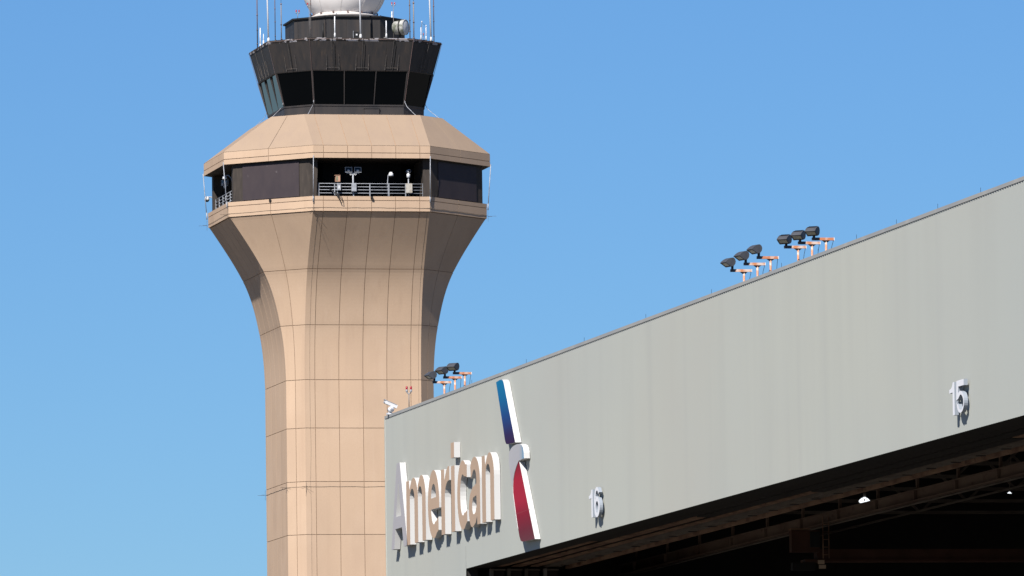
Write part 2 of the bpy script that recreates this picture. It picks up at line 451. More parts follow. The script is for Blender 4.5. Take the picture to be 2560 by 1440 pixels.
for h, z, ks in ((11.40, 73.22, (7, 0, 1, 2, 3)), (6.50, 49.68, (7, 0, 1, 2))):
    for k in ks:
        c = arris(h, k, z); d = Vector((c.x, c.y, 0)).normalized(); t = Vector((-d.y, d.x, 0))
        mb = MB()
        for v in (d*.75, t*.5, -t*.5, Vector((0, 0, .45)), Vector((0, 0, -.45)), (d+t).normalized()*.4):
            mb.tube([c, c+v], .010, 4)
        mb.build('air_terminal', M['wire'], tower)
# vertical conductor down the left arris of the front face
mb = MB(); pp = [arris(11.25, 1, 72.9, .03)]
for i in (2, 1, 0):
    for a2, h, z in flare(i)[::-1][1:]: pp.append(octa(a2, h+.007, z)[1]+Vector((.45+random.uniform(-.012, .012), 0, 0)))
for z in range(56, 37, -3): pp.append(Vector((-A2+.45+random.uniform(-.05, .05), -HS-.007, z)))
mb.tube(pp, .008, 4); mb.build('down_conductor', M['wire'], tower)
mb = MB(); pp = [octa(a2, h+.007, z)[2]+Vector((-.22+random.uniform(-.01, .01), 0, 0)) for i in (2, 1, 0) for a2, h, z in flare(i)[::-1]]
pp += [Vector((A2-.22+random.uniform(-.04, .04), -HS-.007, z)) for z in range(56, 37, -3)]
mb.tube(pp, .008, 4); mb.build('down_conductor', M['wire'], tower)
# small scupper drains on the ledge
for x in (0.0,):
    mb = MB(); mb.box(x-.09, x+.09, -11.62, -11.38, 74.08, 74.27); mb.build('scupper', M['black'], tower)
mb = MB(); c = (octa(A2, 11.38, 74.18)[0]+octa(A2, 11.38, 74.18)[1])/2; mb.box(c.x-.12, c.x+.06, c.y-.12, c.y+.06, 74.09, 74.27); mb.build('scupper', M['black'], tower)

# ---- cab
CB = [(3.92, 6.13, 81.73), (3.937, 6.151, 82.677), (4.238, 6.933, 85.598), (4.531, 7.588, 88.08), (4.545, 7.61, 88.345)]
mb = MB(); mb.ring(octa(*CB[0]), octa(*CB[1])); mb.cap(octa(*CB[1])); mb.build('cab_base', M['dark_smooth'], tower)
mb = MB()
for p in (octa(3.96, 6.20, 82.60), ):
    mb.ring(p, octa(3.975, 6.21, 82.74)); mb.cap(p); mb.cap(octa(3.975, 6.21, 82.74))
mb.build('window_sill', M['dark_smooth'], tower)
mb = MB(); mb.box(.45, 1.75, -6.30, -6.12, 81.76, 82.36); mb.build('base_hatch', M['dark_smooth'], tower)
mb = MB(); mb.box(.40, 1.80, -6.33, -6.12, 82.363, 82.41); mb.build('hatch_lintel', M['black'], tower)
# backing behind the glass
mb = MB(); mb.ring(octa(*inset(3.937, 6.151, .35), 82.68), octa(*inset(4.238, 6.933, .35), 85.6)); mb.build('cab_core', M['black'], tower)
def cab_cols(k): return (0, .335, .665, 1) if k % 2 else (0, 1)
# glass panes lie a little within the frame, a touch steeper than the mullions
for k in range(8):
    n = side_n(k)
    lo, hi = octa(*inset(3.937, 6.151, -.025), 82.72), octa(*inset(4.238, 6.933, .115), 85.57)
    cs = cab_cols(k)
    for c0, c1 in zip(cs, cs[1:]):
        g4 = [lo[k].lerp(lo[(k+1) % 8], c0+.012), lo[k].lerp(lo[(k+1) % 8], c1-.012), hi[k].lerp(hi[(k+1) % 8], c1-.012), hi[k].lerp(hi[(k+1) % 8], c0+.012)]
        mb = MB(); b4 = [p-n*.04 for p in g4]
        mb.ring(g4, b4); mb.cap(g4); mb.cap(b4)
        mb.build('window_pane', M['glass'], tower)
    lo, hi = octa(3.937, 6.151, 82.70), octa(4.238, 6.933, 85.61)
    for t in cs[:-1]:
        a, b = lo[k].lerp(lo[(k+1) % 8], t), hi[k].lerp(hi[(k+1) % 8], t)
        mb = MB(); w = .15 if t == 0 else .075
        nn = n if t else (n+side_n((k-1) % 8)).normalized()
        tt = Vector((-nn.y, nn.x, 0))
        v = [a-tt*w/2+nn*.03, a+tt*w/2+nn*.03, a+tt*w/2-nn*.16, a-tt*w/2-nn*.16]
        u = [b-tt*w/2+nn*.03, b+tt*w/2+nn*.03, b+tt*w/2-nn*.16, b-tt*w/2-nn*.16]
        mb.ring(v, u); mb.cap(v); mb.cap(u)
        mb.build('mullion', M['dark_smooth'], tower)
def cab_band_cols(k):
    if k in (3, 4, 5, 6): return (0, 1)
    return (0, .25, .5, .75, 1) if k % 2 else (0, .5, 1)
mb = MB(); mb.ring(octa(4.22, 6.89, 85.598), octa(4.50, 7.54, 88.3)); mb.cap(octa(4.50, 7.54, 88.3)); mb.cap(octa(4.22, 6.89, 85.598)); mb.build('parapet_core', M['black'], tower)
panels('parapet_panel', [(4.24, 6.94, 85.63), (4.531, 7.588, 88.08)], M['dark_metal'], gap=.008, depth=.05, cols=cab_band_cols)
mb = MB(); mb.ring(octa(4.235, 6.925, 85.56), octa(4.245, 6.965, 85.63)); mb.ring(octa(4.245, 6.965, 85.63), octa(4.2, 6.85, 85.64)); mb.ring(octa(4.235, 6.925, 85.56), octa(4.2, 6.85, 85.57)); mb.build('window_head', M['dark_smooth'], tower)
mb = MB()
q0, q1, q2, q3 = octa(4.535, 7.60, 88.09), octa(4.56, 7.65, 88.36), octa(4.46, 7.40, 88.36), octa(4.40, 7.30, 88.09)
mb.ring(q0, q1); mb.ring(q1, q2); mb.ring(q2, q3); mb.ring(q3, q0)
mb.build('parapet_trim', M['peeling'], tower)
mb = MB(); mb.tube([p for p in octa(4.58, 7.70, 88.25)]+[octa(4.58, 7.70, 88.25)[0]], .022, 5); mb.build('parapet_conduit', M['pole_brown'], tower)
mb = MB(); mb.cap(octa(4.45, 7.38, 88.305)); mb.ring(octa(4.45, 7.38, 88.305), octa(4.45, 7.38, 88.2)); mb.build('cab_roof', M['roof_grey'], tower)

def band_pt(k, t, z, out=.05):
    f = (z-85.598)/(88.08-85.598)
    a2, h = 4.238+(4.531-4.238)*f, 6.933+(7.588-6.933)*f
    q = octa(a2, h, z); return q[k].lerp(q[(k+1) % 8], t)+side_n(k)*out
# twin-wand brackets with a drop pipe on the parapet band
def wand_bracket(k, tc, dt, cable=True):
    mb = MB()
    mb.tube([band_pt(k, tc, 88.15, .06), band_pt(k, tc-.004, 85.85, .06)], .017, 5)
    for s in (-1, 1):
        a = band_pt(k, tc+s*dt, 85.83, .08)
        mb.tube([a, band_pt(k, tc+s*dt*1.0, 86.0, .13), band_pt(k, tc+s*dt*.98, 86.2, .10), band_pt(k, tc+s*dt*.96, 86.95, .09)], .034, 5, r1=.014)
        mb.tube([a, a+Vector((0, 0, -.18))], .03, 5)
    mb.tube([band_pt(k, tc-dt, 85.84, .07), band_pt(k, tc+dt, 85.84, .07)], .014, 5)
    o = mb.build('wand_bracket', M['bracket_dim'], tower)
    if cable:
        mb = MB(); mb.tube([band_pt(k, tc, 88.28, .08), band_pt(k, tc+.005, 88.1, .10), band_pt(k, tc+.022, 87.75, .05), band_pt(k, tc+.022, 86.6, .05), band_pt(k, tc+.016, 85.65, .05)], .035, 5)
        mb.build('cable', M['cable'], o)
for tc in (.215, .515, .815): wand_bracket(1, tc, .065)
wand_bracket(0, .47, .14)
wand_bracket(2, .56, .14, False)
wand_bracket(7, .30, .08, False); wand_bracket(7, .62, .08, False)
# pipes sweeping from the cab foot to the roof slope
for k in range(8):
    d = side_n(k)*.35
    a = octa(3.96, 6.2, 82.95)[k]; dr = Vector((a.x, a.y, 0)).normalized()
    tn = Vector((-dr.y, dr.x, 0))
    mb = MB(); mb.tube([a+dr*.06+Vector((0, 0, .25)), a+dr*.10, a+dr*.35+Vector((0, 0, -.4)), a+dr*1.3+Vector((0, 0, -1.15)), a+dr*1.75+Vector((0, 0, -1.38))], .024, 6)
    mb.build('sweep_pipe', M['galv'], tower)
    mb = MB(); mb.tube([octa(4.0, 6.22, 82.9)[k], octa(4.27, 7.0, 85.6)[k], octa(4.56, 7.66, 88.2)[k]], .018, 5)
    mb.build('arris_wire', M['pole_brown'], tower)
# penthouse drum
DA, DH = 2.197, 4.875
mb = MB(); mb.ring(octa(DA-.02, DH-.05, 88.3), octa(DA-.02, DH-.05, 90.5)); mb.build('penthouse_core', M['black'], tower)
panels('penthouse_panel', [(DA, DH, 88.31), (DA, DH, 90.48)], M['dark_metal'], gap=.006, depth=.04, cols=lambda k: (0, .33, .67, 1) if k % 2 else (0, .27, .63, 1))
mb = MB(); q0, q1 = octa(DA+.08, DH+.18, 90.47), octa(DA+.08, DH+.18, 90.60); mb.ring(q0, q1); mb.cap(q0); mb.cap(q1); mb.build('penthouse_roof', [M['black'], M['roof_grey']], tower).data.polygons[9].material_index = 1
for k, t in ((0, .80), (1, .82)):
    q = octa(DA, DH+.05, 0); p = q[k].lerp(q[k+1], t)
    mb = MB(); mb.tube([(p.x, p.y, 88.4), (p.x, p.y, 89.95)], .09, 8); mb.build('downpipe', M['black'], tower)

# ------------------------------------------------------------------ things on the tower roof
def T(x, y, z): return (TX+x, TY+y, z)
rad = thing('radome', 'big white ball radome on the roof of the control tower', 'radome', T(0, 0, 90.6))
RZ, RR = 3.24, 3.74
mb = MB(); a0 = math.degrees(math.asin(-2.60/RR))
mb.lathe([(RR*math.cos(R(a0+(90-a0)*i/22)), RZ+RR*math.sin(R(a0+(90-a0)*i/22))) for i in range(23)], n=48)
shell = mb.build('shell', M['radome'], rad)
mb = MB()
for k in range(10):
    az = 2*math.pi*(k+.35)/10
    mb.tube([((RR+.004)*math.cos(R(el))*math.cos(az+.25*math.sin(R(el*1.5))), (RR+.004)*math.cos(R(el))*math.sin(az+.25*math.sin(R(el*1.5))), RZ+(RR+.004)*math.sin(R(el))) for el in range(-43, 88, 8)], .014, 4)
for el in (8, 50):
    mb.tube([((RR+.004)*math.cos(R(el))*math.cos(R(a)), (RR+.004)*math.cos(R(el))*math.sin(R(a)), RZ+(RR+.004)*math.sin(R(el))) for a in range(0, 361, 9)], .014, 4)
mb.build('panel_seam', M['radome_rim'], shell)
mb = MB(); mb.lathe([(2.60, .012), (2.72, .30), (2.95, .34), (2.95, .46), (2.72, .52), (2.68, .70), (2.5, .72)], n=48); mb.build('base_ring', M['radome_rim'], rad)
mb = MB()
for k in range(14):
    a = 2*math.pi*(k+.3)/14; mb.box(2.86*math.cos(a)-.06, 2.86*math.cos(a)+.06, 2.86*math.sin(a)-.06, 2.86*math.sin(a)+.06, .465, .70)
lug = mb.build('lifting_lugs', M['pole_brown'], rad); lug['kind'] = 'stuff'

def pole(name, x, y, z0, z1, r, m, label, clamps=(), whip=0, r1=None, lean=0.0, grp='antennas round the tower roof'):
    t = thing(name, label, 'antenna', T(x, y, z0), grp)
    r *= .60; r1 = r1*.60 if r1 else None
    h = z1-z0
    mb = MB(); mb.tube([(0, 0, 0), (lean*h*.5, 0, h*.5), (lean*h, 0, h)], r, 8, r1=r1 or r); mb.build('mast', m, t)
    if m is M['white_fibre']:
        mb = MB(); mb.lathe([(.02, 0.0), (r*1.6, .004), (r*1.6, .22), (r*1.05, .40), (.02, .41)], n=10); mb.build('foot', M['white_paint'], t)
    for c in clamps:
        mb = MB(); mb.lathe([(r*.9, c*h-.05), (r*1.6, c*h-.045), (r*1.6, c*h+.045), (r*.9, c*h+.05)], n=8); mb.bar((0, -.02, c*h), (0, -.14, c*h), .035); mb.build('clamp', M['pole_brown'], t)
    if whip:
        mb = MB(); mb.tube([(lean*h, 0, h), (lean*h, 0, h+whip)], .016, 5); mb.build('whip', M['cable'], t)
    mb = MB(); mb.bar((0, .0, .04), (-.12 if x > 0 else .12, .3, .04), .10); mb.build('bracket', M['pole_grey'], t)
    return t
ZP = 88.36
pole('mast_antenna', -7.50, 1.30, ZP, 96.5, .075, M['pole_brown'], 'tall brown pole at the far left tip of the tower parapet', (.05, .2, .36, .55))
pole('whip_antenna', -7.28, 1.10, ZP, 90.15, .085, M['white_fibre'], 'medium white whip touching the tall brown pole at the left tip of the parapet')
pole('whip_antenna', -7.45, -1.40, ZP, 89.35, .085, M['white_fibre'], 'shortest white whip on the left edge of the tower parapet', r1=.05)
pole('whip_antenna', -7.40, -3.55, ZP, 96.5, .125, M['white_fibre'], 'tall thick white whip on the left edge of the tower parapet', lean=-.018, r1=.09)
pole('mast_antenna', -7.05, -4.90, ZP, 96.5, .06, M['pole_brown'], 'tall thin brown pole with dark clamps right of the thick white whip on the left', (.05, .2, .34))
pole('mast_antenna', -6.60, -5.40, ZP, 91.55, .075, M['pole_grey'], 'grey pole with thin dark tip, left of the dark penthouse', (.03, .42, .98), 3.0)
pole('mast_antenna', -4.35, -7.20, ZP, 96.5, .075, M['pole_grey'], 'tall tan pole with a cable standing before the left part of the radome', (.1, .25))
pole('whip_antenna', -2.20, -6.95, ZP+.1, 90.30, .085, M['white_fibre'], 'short white whip before the front of the penthouse below the radome')
pole('whip_antenna', .06, -6.95, ZP, 96.5, .125, M['white_fibre'], 'tall white whip rising before the middle of the radome', lean=-.008, r1=.10)
pole('whip_antenna', 2.32, -6.95, ZP+.1, 89.95, .085, M['white_fibre'], 'short white whip beside the lichen covered dish on the penthouse')
pole('whip_antenna', 3.8, -2.0, 90.6, 91.35, .085, M['white_fibre'], 'small white whip on the penthouse roof behind the dish', grp='antennas round the tower roof')
pole('mast_antenna', 4.35, -7.20, ZP, 96.5, .075, M['pole_grey'], 'tall tan pole just right of the lichen covered dish', (.08, .2, .36))
pole('mast_antenna', 4.75, -6.90, ZP, 91.65, .085, M['pole_grey'], 'grey pole with thin tip, second to the right of the dish', (.04, .45, .96), 3.0)
pole('mast_antenna', 5.45, -6.55, ZP, 89.45, .06, M['white_fibre'], 'short white stick left of the little red lamp on the right parapet')
pole('mast_antenna', 6.00, -6.05, ZP, 89.72, .07, M['white_fibre'], 'short white stick right of the little red lamp on the right parapet')
pole('whip_antenna', 6.55, -5.40, ZP, 96.5, .125, M['white_fibre'], 'tall thick white whip near the right tip of the tower parapet', lean=-.02, r1=.10)
pole('mast_antenna', 6.85, -5.25, ZP, 96.5, .065, M['pole_brown'], 'tall brown pole at the right tip of the tower parapet', (.06, .22, .38))
# wire dipole frame between the short sticks
dp = thing('dipole_antenna', 'thin triangular wire antenna between the short white sticks on the right parapet', 'antenna', T(5.55, -6.5, ZP), 'antennas round the tower roof')
mb = MB(); mb.tube([(0, 0, 0), (0, 0, 1.55)], .02, 5); mb.build('mast', M['galv'], dp)
mb = MB(); mb.tube([(-.08, 0, .95), (0, 0, 1.52), (.45, .4, 1.25)], .014, 4); mb.build('wire', M['cable'], dp)
mb = MB(); mb.lathe([(.01, 1.5), (.05, 1.53), (.05, 1.63), (.01, 1.66)], n=8); mb.build('tip', M['white_paint'], dp)

def red_light(x, y, z0, z1, label, grp='red obstruction lights', double=True, world_loc=None, r=.062, sp=.125):
    t = thing('obstruction_light', label, 'warning light', world_loc or T(x, y, z0), grp)
    h = z1-z0; hb = h-.165-r*3.1
    mb = MB(); mb.tube([(0, 0, 0), (0, 0, hb)], .022, 6); mb.build('post', M['pole_grey'], t)
    offs = (-sp, sp) if double else (0,)
    if double:
        mb = MB(); mb.tube([(-sp, 0, hb+.1), (-sp*.63, 0, hb+.01), (0, 0, hb-.03), (sp*.63, 0, hb+.01), (sp, 0, hb+.1)], .026, 6); mb.build('yoke', M['galv'], t)
    for o in offs:
        mb = MB(); mb.lathe([(.02, hb+.04), (r*.95, hb+.06), (r, hb+.15), (r*.8, hb+.17)], (o, 0, 0), 12); s = mb.build('socket', M['galv'], t)
        mb = MB(); mb.lathe([(r*.95, hb+.165), (r*1.0, hb+.165+r*1.9), (r*.7, hb+.165+r*2.8), (.005, hb+.165+r*3.1)], (o, 0, 0), 12); mb.build('lens', M['red_lens'], s)
    return t
red_light(-4.6, -2.4, 90.6, 91.36, 'twin red lamp on the left corner of the penthouse roof')
red_light(-4.42, -6.9, ZP, 91.45, 'twin red lamp before the left side of the white radome')
red_light(3.42, -4.6, 88.5, 91.86, 'twin red lamp on a thin post above the lichen covered dish')
red_light(2.95, -1.2, 90.6, 91.1, 'single red lamp on the penthouse roof at the foot of the radome', double=False)
red_light(5.72, -6.3, ZP, 89.0, 'little red lamp between two short white sticks on the right parapet', double=False, r=.05)

dish = thing('microwave_dish', 'lichen covered grey drum antenna on the right end of the penthouse', 'dish antenna', T(4.15, -5.0, 88.31))
ax = Vector((.80, -.60, .0))
c0 = Vector((-.15, .1, 1.30))
mb = MB(); mb.lathe([(.02, -.62), (.50, -.62), (.58, -.5), (.60, -.05), (.66, .02)], c0, 24, axis=ax); mb.build('back_shell', M['mossy'], dish)
mb = MB(); mb.lathe([(.62, .0), (.67, .0), (.67, .50), (.62, .50), (.62, .0)], c0, 24, axis=ax); mb.build('shroud', M['mossy'], dish)
mb = MB(); mb.lathe([(.671, .02), (.70, .02), (.70, .14), (.671, .14)], c0, 24, axis=ax); mb.build('rim', M['black'], dish)
mb = MB(); mb.lathe([(.62, .47), (.4, .53), (.01, .55)], c0, 24, axis=ax); mb.build('cover', M['white_paint'], dish)
mb = MB(); mb.bar((-.2, .25, 0), (-.2, .25, 1.1), .12); mb.bar((-.2, .25, 1.05), tuple(c0-ax*.4), .12); mb.build('mount', M['black'], dish)

bx = thing('junction_box', 'small dark box with pale label before the penthouse, beside the tall middle whip', 'box', T(-.30, -6.9, ZP-.02))
mb = MB(); mb.box(-.20, .20, -.13, .13, .0, .62); mb.build('case', M['black'], bx)
mb = MB(); mb.box(-.07, .07, -.137, -.132, .30, .44); mb.build('label_plate', M['white_paint'], bx)
mb = MB(); mb.tube([(-.27, 0, .0), (-.27, 0, .72)], .02, 5); mb.build('stub', M['galv'], bx)

# ------------------------------------------------------------------ gallery equipment
GZ = 74.316
def dome_cam(x, y, ztop, dx, dy, label):
    t = thing('dome_camera', label, 'security camera', T(x, y, GZ), 'security cameras on the tower gallery')
    h = ztop-GZ
    mb = MB(); mb.tube([(0, 0, 0), (0, 0, h*.55), (dx*.25, dy*.25, h*.9), (dx*.6, dy*.6, h+.02), (dx, dy, h)], .05, 7); mb.build('arm', M['galv'], t)
    mb = MB(); mb.lathe([(.03, h+.08), (.10, h+.06), (.20, h-.10), (.23, h-.27), (.20, h-.28)], (dx, dy, 0), 16); mb.build('housing', M['white_fibre'], t)
    mb = MB(); mb.lathe([(.19, h-.275), (.15, h-.38), (.01, h-.43)], (dx, dy, 0), 14); mb.build('dome', M['black'], t)
    return t
dome_cam(1.55, -10.62, 76.38, .28, -.15, 'white dome camera on a bent arm over the front gallery rail')
dome_cam(-10.62, 5.2, 75.75, -.75, .3, 'white dome camera hanging outside the left gallery, lowest on the far end')
dome_cam(-10.62, -3.6, 76.85, -.5, 1.35, 'white dome camera on a long sloping arm at the near end of the left gallery')
pt = thing('pan_camera', 'white pan and tilt camera on a post above the pale box of the front gallery', 'security camera', T(3.38, -10.62, GZ), 'security cameras on the tower gallery')
mb = MB(); mb.tube([(0, 0, 0), (0, 0, 1.7)], .05, 7); mb.build('post', M['galv'], pt)
mb = MB(); mb.lathe([(.03, 1.65), (.15, 1.68), (.16, 1.95), (.1, 2.02), (.1, 2.1)], n=12); mb.build('base', M['white_fibre'], pt)
mb = MB(); mb.lathe([(.02, -.22), (.15, -.2), (.16, .16), (.11, .2)], (0.02, 0, 2.22), 14, axis=(.25, -1, .05)); hd = mb.build('head', M['white_fibre'], pt)
mb = MB(); mb.lathe([(.10, .17), (.09, .195), (.005, .2)], (0.02, 0, 2.22), 12, axis=(.25, -1, .05)); mb.build('lens', M['black'], hd)
cb = thing('control_box', 'pale cream box fixed to the front gallery railing at its right', 'box', T(3.36, -10.92, GZ+.32), 'control boxes on the gallery railing')
mb = MB(); mb.box(-.26, .26, -.10, .10, 0, .82); mb.build('case', M['cream'], cb)
mb = MB(); mb.box(-.27, .27, -.115, -.102, .03, .79); mb.build('door', M['cream'], cb)
cb = thing('control_box', 'blue grey box on the pole of the twin floodlight on the gallery', 'box', T(-1.45, -10.92, GZ+.42), 'control boxes on the gallery railing')
mb = MB(); mb.box(-.20, .20, -.10, .10, 0, .72); mb.build('case', M['galv'], cb)
mb = MB(); mb.box(-.21, .21, -.115, -.102, .03, .69); mb.build('door', M['galv'], cb)
cb = thing('control_box', 'small steel box on the gallery railing under the peach coloured beacon', 'box', T(-2.75, -10.92, GZ+.52), 'control boxes on the gallery railing')
mb = MB(); mb.box(-.15, .15, -.10, .10, 0, .52); mb.build('case', M['galv'], cb)
mb = MB(); mb.box(-.06, .06, -.116, -.102, .12, .4); mb.build('cover', M['white_paint'], cb)
pk = thing('light_gun_box', 'peach coloured box light on a short post at the left of the front gallery', 'light', T(-2.83, -10.62, GZ))
mb = MB(); mb.tube([(0, 0, 0), (0, 0, 1.3)], .05, 7); mb.build('post', M['galv'], pk)
mb = MB(); mb.box(-.16, .22, -.2, .2, 1.28, 1.80); mb.build('case', M['orange_box'], pk)
mb = MB(); mb.box(-.14, .02, -.215, -.203, 1.36, 1.72); mb.build('lens', M['fl_lens'], pk)
mb = MB(); mb.box(-.24, .24, -.24, .22, 1.802, 1.84); mb.build('hood', M['orange_box'], pk)

def twin_flood(x, y, label, rz):
    t = thing('twin_floodlight', label, 'floodlight', T(x, y, GZ), 'twin floodlights on the tower gallery', rz)
    mb = MB(); mb.tube([(0, 0, 0), (0, 0, 2.1)], .07, 8); mb.build('pole', M['galv'], t)
    mb = MB(); mb.bar((-.55, 0, 2.02), (.55, 0, 2.02), .07); mb.build('crossbar', M['galv'], t)
    for s in (-1, 1):
        c = s*.40
        mb = MB(); mb.box(c-.28, c+.28, -.12, .16, 2.10, 2.52); h = mb.build('lamp_head', M['fl_black'], t)
        mb = MB()
        mb.box(c-.30, c-.26, -.17, .0, 2.08, 2.54); mb.box(c+.26, c+.30, -.17, .0, 2.08, 2.54); mb.box(c-.258, c+.258, -.17, 0, 2.08, 2.12); mb.box(c-.258, c+.258, -.17, 0, 2.5, 2.54)
        mb.build('bezel', M['galv'], h)
        mb = MB(); mb.box(c-.25, c+.25, -.135, -.122, 2.13, 2.49); mb.build('lens', M['glass'], h)
        mb = MB(); mb.lathe([(.12, -.02), (.13, 0), (.06, .06), (.01, .07)], (c, -.14, 2.24), 10, axis=(0, -1, .4)); mb.build('bulb', M['white_paint'], h)
        mb = MB(); mb.lathe([(.05, -.04), (.09, -.04), (.09, .04), (.05, .04), (.05, -.04)], (s*.2, -.05, 1.93), 12, axis=(0, 1, 0)); mb.build('knuckle', M['white_paint'], t)
twin_flood(-1.45, -10.60, 'twin black floodlights on a pole at the middle of the front gallery', 0)
twin_flood(-10.45, 1.2, 'twin floodlights half hidden on the left gallery', R(-80))
# bundle of hose hanging over the ledge
hs = MB()
hs.tube([(0, 0, .62), (.25, -.45, .35), (.62, -.78, -.1), (.80, -.80, -.55), (.98, -.80, -.62), (.95, -.79, -.2), (.7, -.75, .05), (.45, -.4, .3)], .03, 6)
hs.tube([(0.1, 0, .6), (.3, -.5, .3), (.62, -.79, -.05), (.78, -.79, -.42)], .05, 6)
ho = hs.build('hanging_cable', M['cable']); ho.location = T(-3.55, -10.80, GZ)
tag(ho, 'loop of dark cable hanging over the gallery ledge under the peach box light', 'cable')

# ------------------------------------------------------------------ hangar
W, ZT, ZB = 74.4415, 29.2, 21.571
Y0, Y1, YJ = 150.0, 383.2, 365.70
hangar = thing('aircraft_hangar', 'long aircraft hangar with pale grey ribbed metal wall and tall open door', 'hangar', (W, Y1, 0))
def hl(x, y, z): return (x-W, y-Y1, z)
def H(mb, name, m, parent=hangar, label=None, recalc=True):
    mb.v = [hl(*p) for p in mb.v]
    return mb.build(name, m, parent, label, recalc)
PITCH, RD = .3048, .028
def siding(y1, bays):
    """ribbed sheet; bays: (y_to, z0, z1) from the far end towards the near end"""
    mb = MB(); y = y1
    for y_to, z0, z1 in bays:
        pr = []
        while y > y_to:
            for dy, dx in ((0, 0), (.004, 0), (.204, RD), (.208, RD)): pr.append((W+dx, y-dy))
            y -= PITCH
        pr.append((W, y))
        v = [(x, yy, z0) for x, yy in pr]+[(x, yy, z1) for x, yy in pr]; n = len(pr)
        mb.add(v, [(i, i+1, n+i+1, n+i) for i in range(n-1)])
    return H(mb, 'wall_siding', M['siding'], recalc=False)
YJ = Y1-57*PITCH                                        # door jamb, on a rib
siding(Y1, ((YJ+.01, 0.0, ZT-.13), (Y0, ZB, ZT-.13)))
mb = MB(); mb.box(W-.012, W-.002, YJ+.02, YJ+.09, ZB-.3, 22.55); H(mb, 'joint_strip', M['siding'])
# wall body behind the siding (lining, seen from inside and at the edges)
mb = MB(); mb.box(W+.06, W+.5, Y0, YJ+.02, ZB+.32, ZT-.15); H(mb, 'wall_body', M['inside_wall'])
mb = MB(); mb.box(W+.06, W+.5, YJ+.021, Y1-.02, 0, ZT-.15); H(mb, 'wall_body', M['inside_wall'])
mb = MB(); mb.box(W-.03, W+.055, Y1-.015, Y1+.06, 0, ZT-.135); H(mb, 'corner_trim', M['siding'])
# coping in lengths
yy = Y1+.10
while yy > Y0:
    y2 = max(Y0, yy-3.048)
    mb = MB(); mb.box(W-.010, W+.55, y2+.004, yy-.004, ZT-.125, ZT); H(mb, 'coping', M['coping']); yy -= 3.048
# lightning rods on the coping
ORD = ('nearest', 'second', 'third', 'fourth', 'fifth', 'sixth')
ROD = [f'thin dark lightning rod on the hangar coping, {o} from the near right end' for o in ORD]+[
    'thin lightning rod on the hangar coping between the two nearer floodlight trios and the sloping far part',
    'thin lightning rod on the hangar coping, first beyond the sideways turned floodlight trio',
    'thin lightning rod on the hangar coping, second beyond the sideways turned floodlight trio',
    'thin lightning rod on the hangar coping halfway to the emblem',
    'thin lightning rod on the hangar coping just before the emblem top',
    'thin lightning rod on the hangar coping beside the trio before the tower']
ROD[6] = 'thin lightning rod on the hangar coping at the nearest floodlight trio'
for i, y in enumerate((275.9, 281.5, 287.1, 292.7, 298.3, 303.9, 309.4, 320.5, 331.6, 342.7, 353.8, 364.9)):
    o = MB(); o.tube([(0, 0, 0), (0, 0, .21)], .007, 5); o.lathe([(.03, 0), (.03, .02), (.007, .025)], n=6)
    ob = o.build('lightning_rod', M['cable']); ob.location = (W+.15, y, ZT)
    tag(ob, ROD[i], 'lightning rod', 'lightning rods along the hangar coping')
# soffit, tracks
S0 = ZB+.02
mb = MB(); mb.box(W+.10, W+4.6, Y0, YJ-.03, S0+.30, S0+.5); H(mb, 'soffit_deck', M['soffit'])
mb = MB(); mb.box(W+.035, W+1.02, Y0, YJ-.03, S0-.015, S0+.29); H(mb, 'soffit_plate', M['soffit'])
XT = (75.56, 76.30, 77.08, 77.92)
TW = (.36, .42, .32, .46)
YE = (346.5, 330.8, 315.6, Y0)
for i in range(4):
    x0, wd, ye = XT[i], TW[i], YE[i]
    mb = MB(); xm = x0+wd/2
    mb.box(x0, x0+wd, ye, YJ-.04, S0+.02, S0+.06)
    tr = H(mb, 'door_track', M['rust_beam'] if i < 3 else M['inside_steel'])
    mb = MB(); mb.box(xm-.03, xm+.03, ye, YJ-.04, S0+.061, S0+.29); H(mb, 'track_web', M['soffit'], tr)
    mb = MB(); y = YJ-1.0
    while y > ye+.3:
        mb.box(x0+.03, x0+wd*.45, y-.02, y+.02, S0+.008, S0+.018)
        y -= random.choice((1.0, 2.0, 1.5, 3.5))
    H(mb, 'track_bolts', M['girder'], tr)['kind'] = 'stuff'
    if i < 3:
        mb = MB(); mb.box(x0-.02, x0+wd+.14, Y0 if i != 2 else 287.2, ye-.03, S0+.002, S0+.28); H(mb, 'soffit_plate', M['soffit'])
mb = MB(); mb.box(77.02, 77.52, Y0, 287.1, S0+.02, S0+.06); H(mb, 'door_track', M['rust_beam'])
mb = MB(); mb.box(78.66, 78.84, Y0, YJ-.04, S0-.05, S0+.10); H(mb, 'track_edge', M['rust_beam'])
mb = MB(); mb.box(77.72, 77.76, Y0, YJ-.04, S0-.02, S0+.25); H(mb, 'track_flange', M['inside_steel'])
y = YJ-2
while y > Y0:
    mb = MB(); mb.box(78.05, 78.4, y-.03, y+.03, S0-.01, S0+.015); H(mb, 'track_hanger', M['black']); y -= 3.4
# parked door leaves, pushed into the pocket behind the far wall
for i, x in enumerate((75.36, 76.09, 76.84, 77.64)):
    mb = MB(); mb.box(x+.13, x+.60, 365.3, 377.2, 0, ZB-.10)
    lf = H(mb, 'door_leaf', M['door_leaf'])
    mb = MB(); mb.box(x, x+.12, 365.2, 365.5, 0, ZB-.04); H(mb, 'edge_post', M['inside_steel'] if i < 3 else M['pole_grey'], lf)
    mb = MB(); mb.box(x+.125, x+.62, 365.15, 365.28, ZB-.12, ZB-.06); H(mb, 'top_rail', M['inside_steel'], lf)
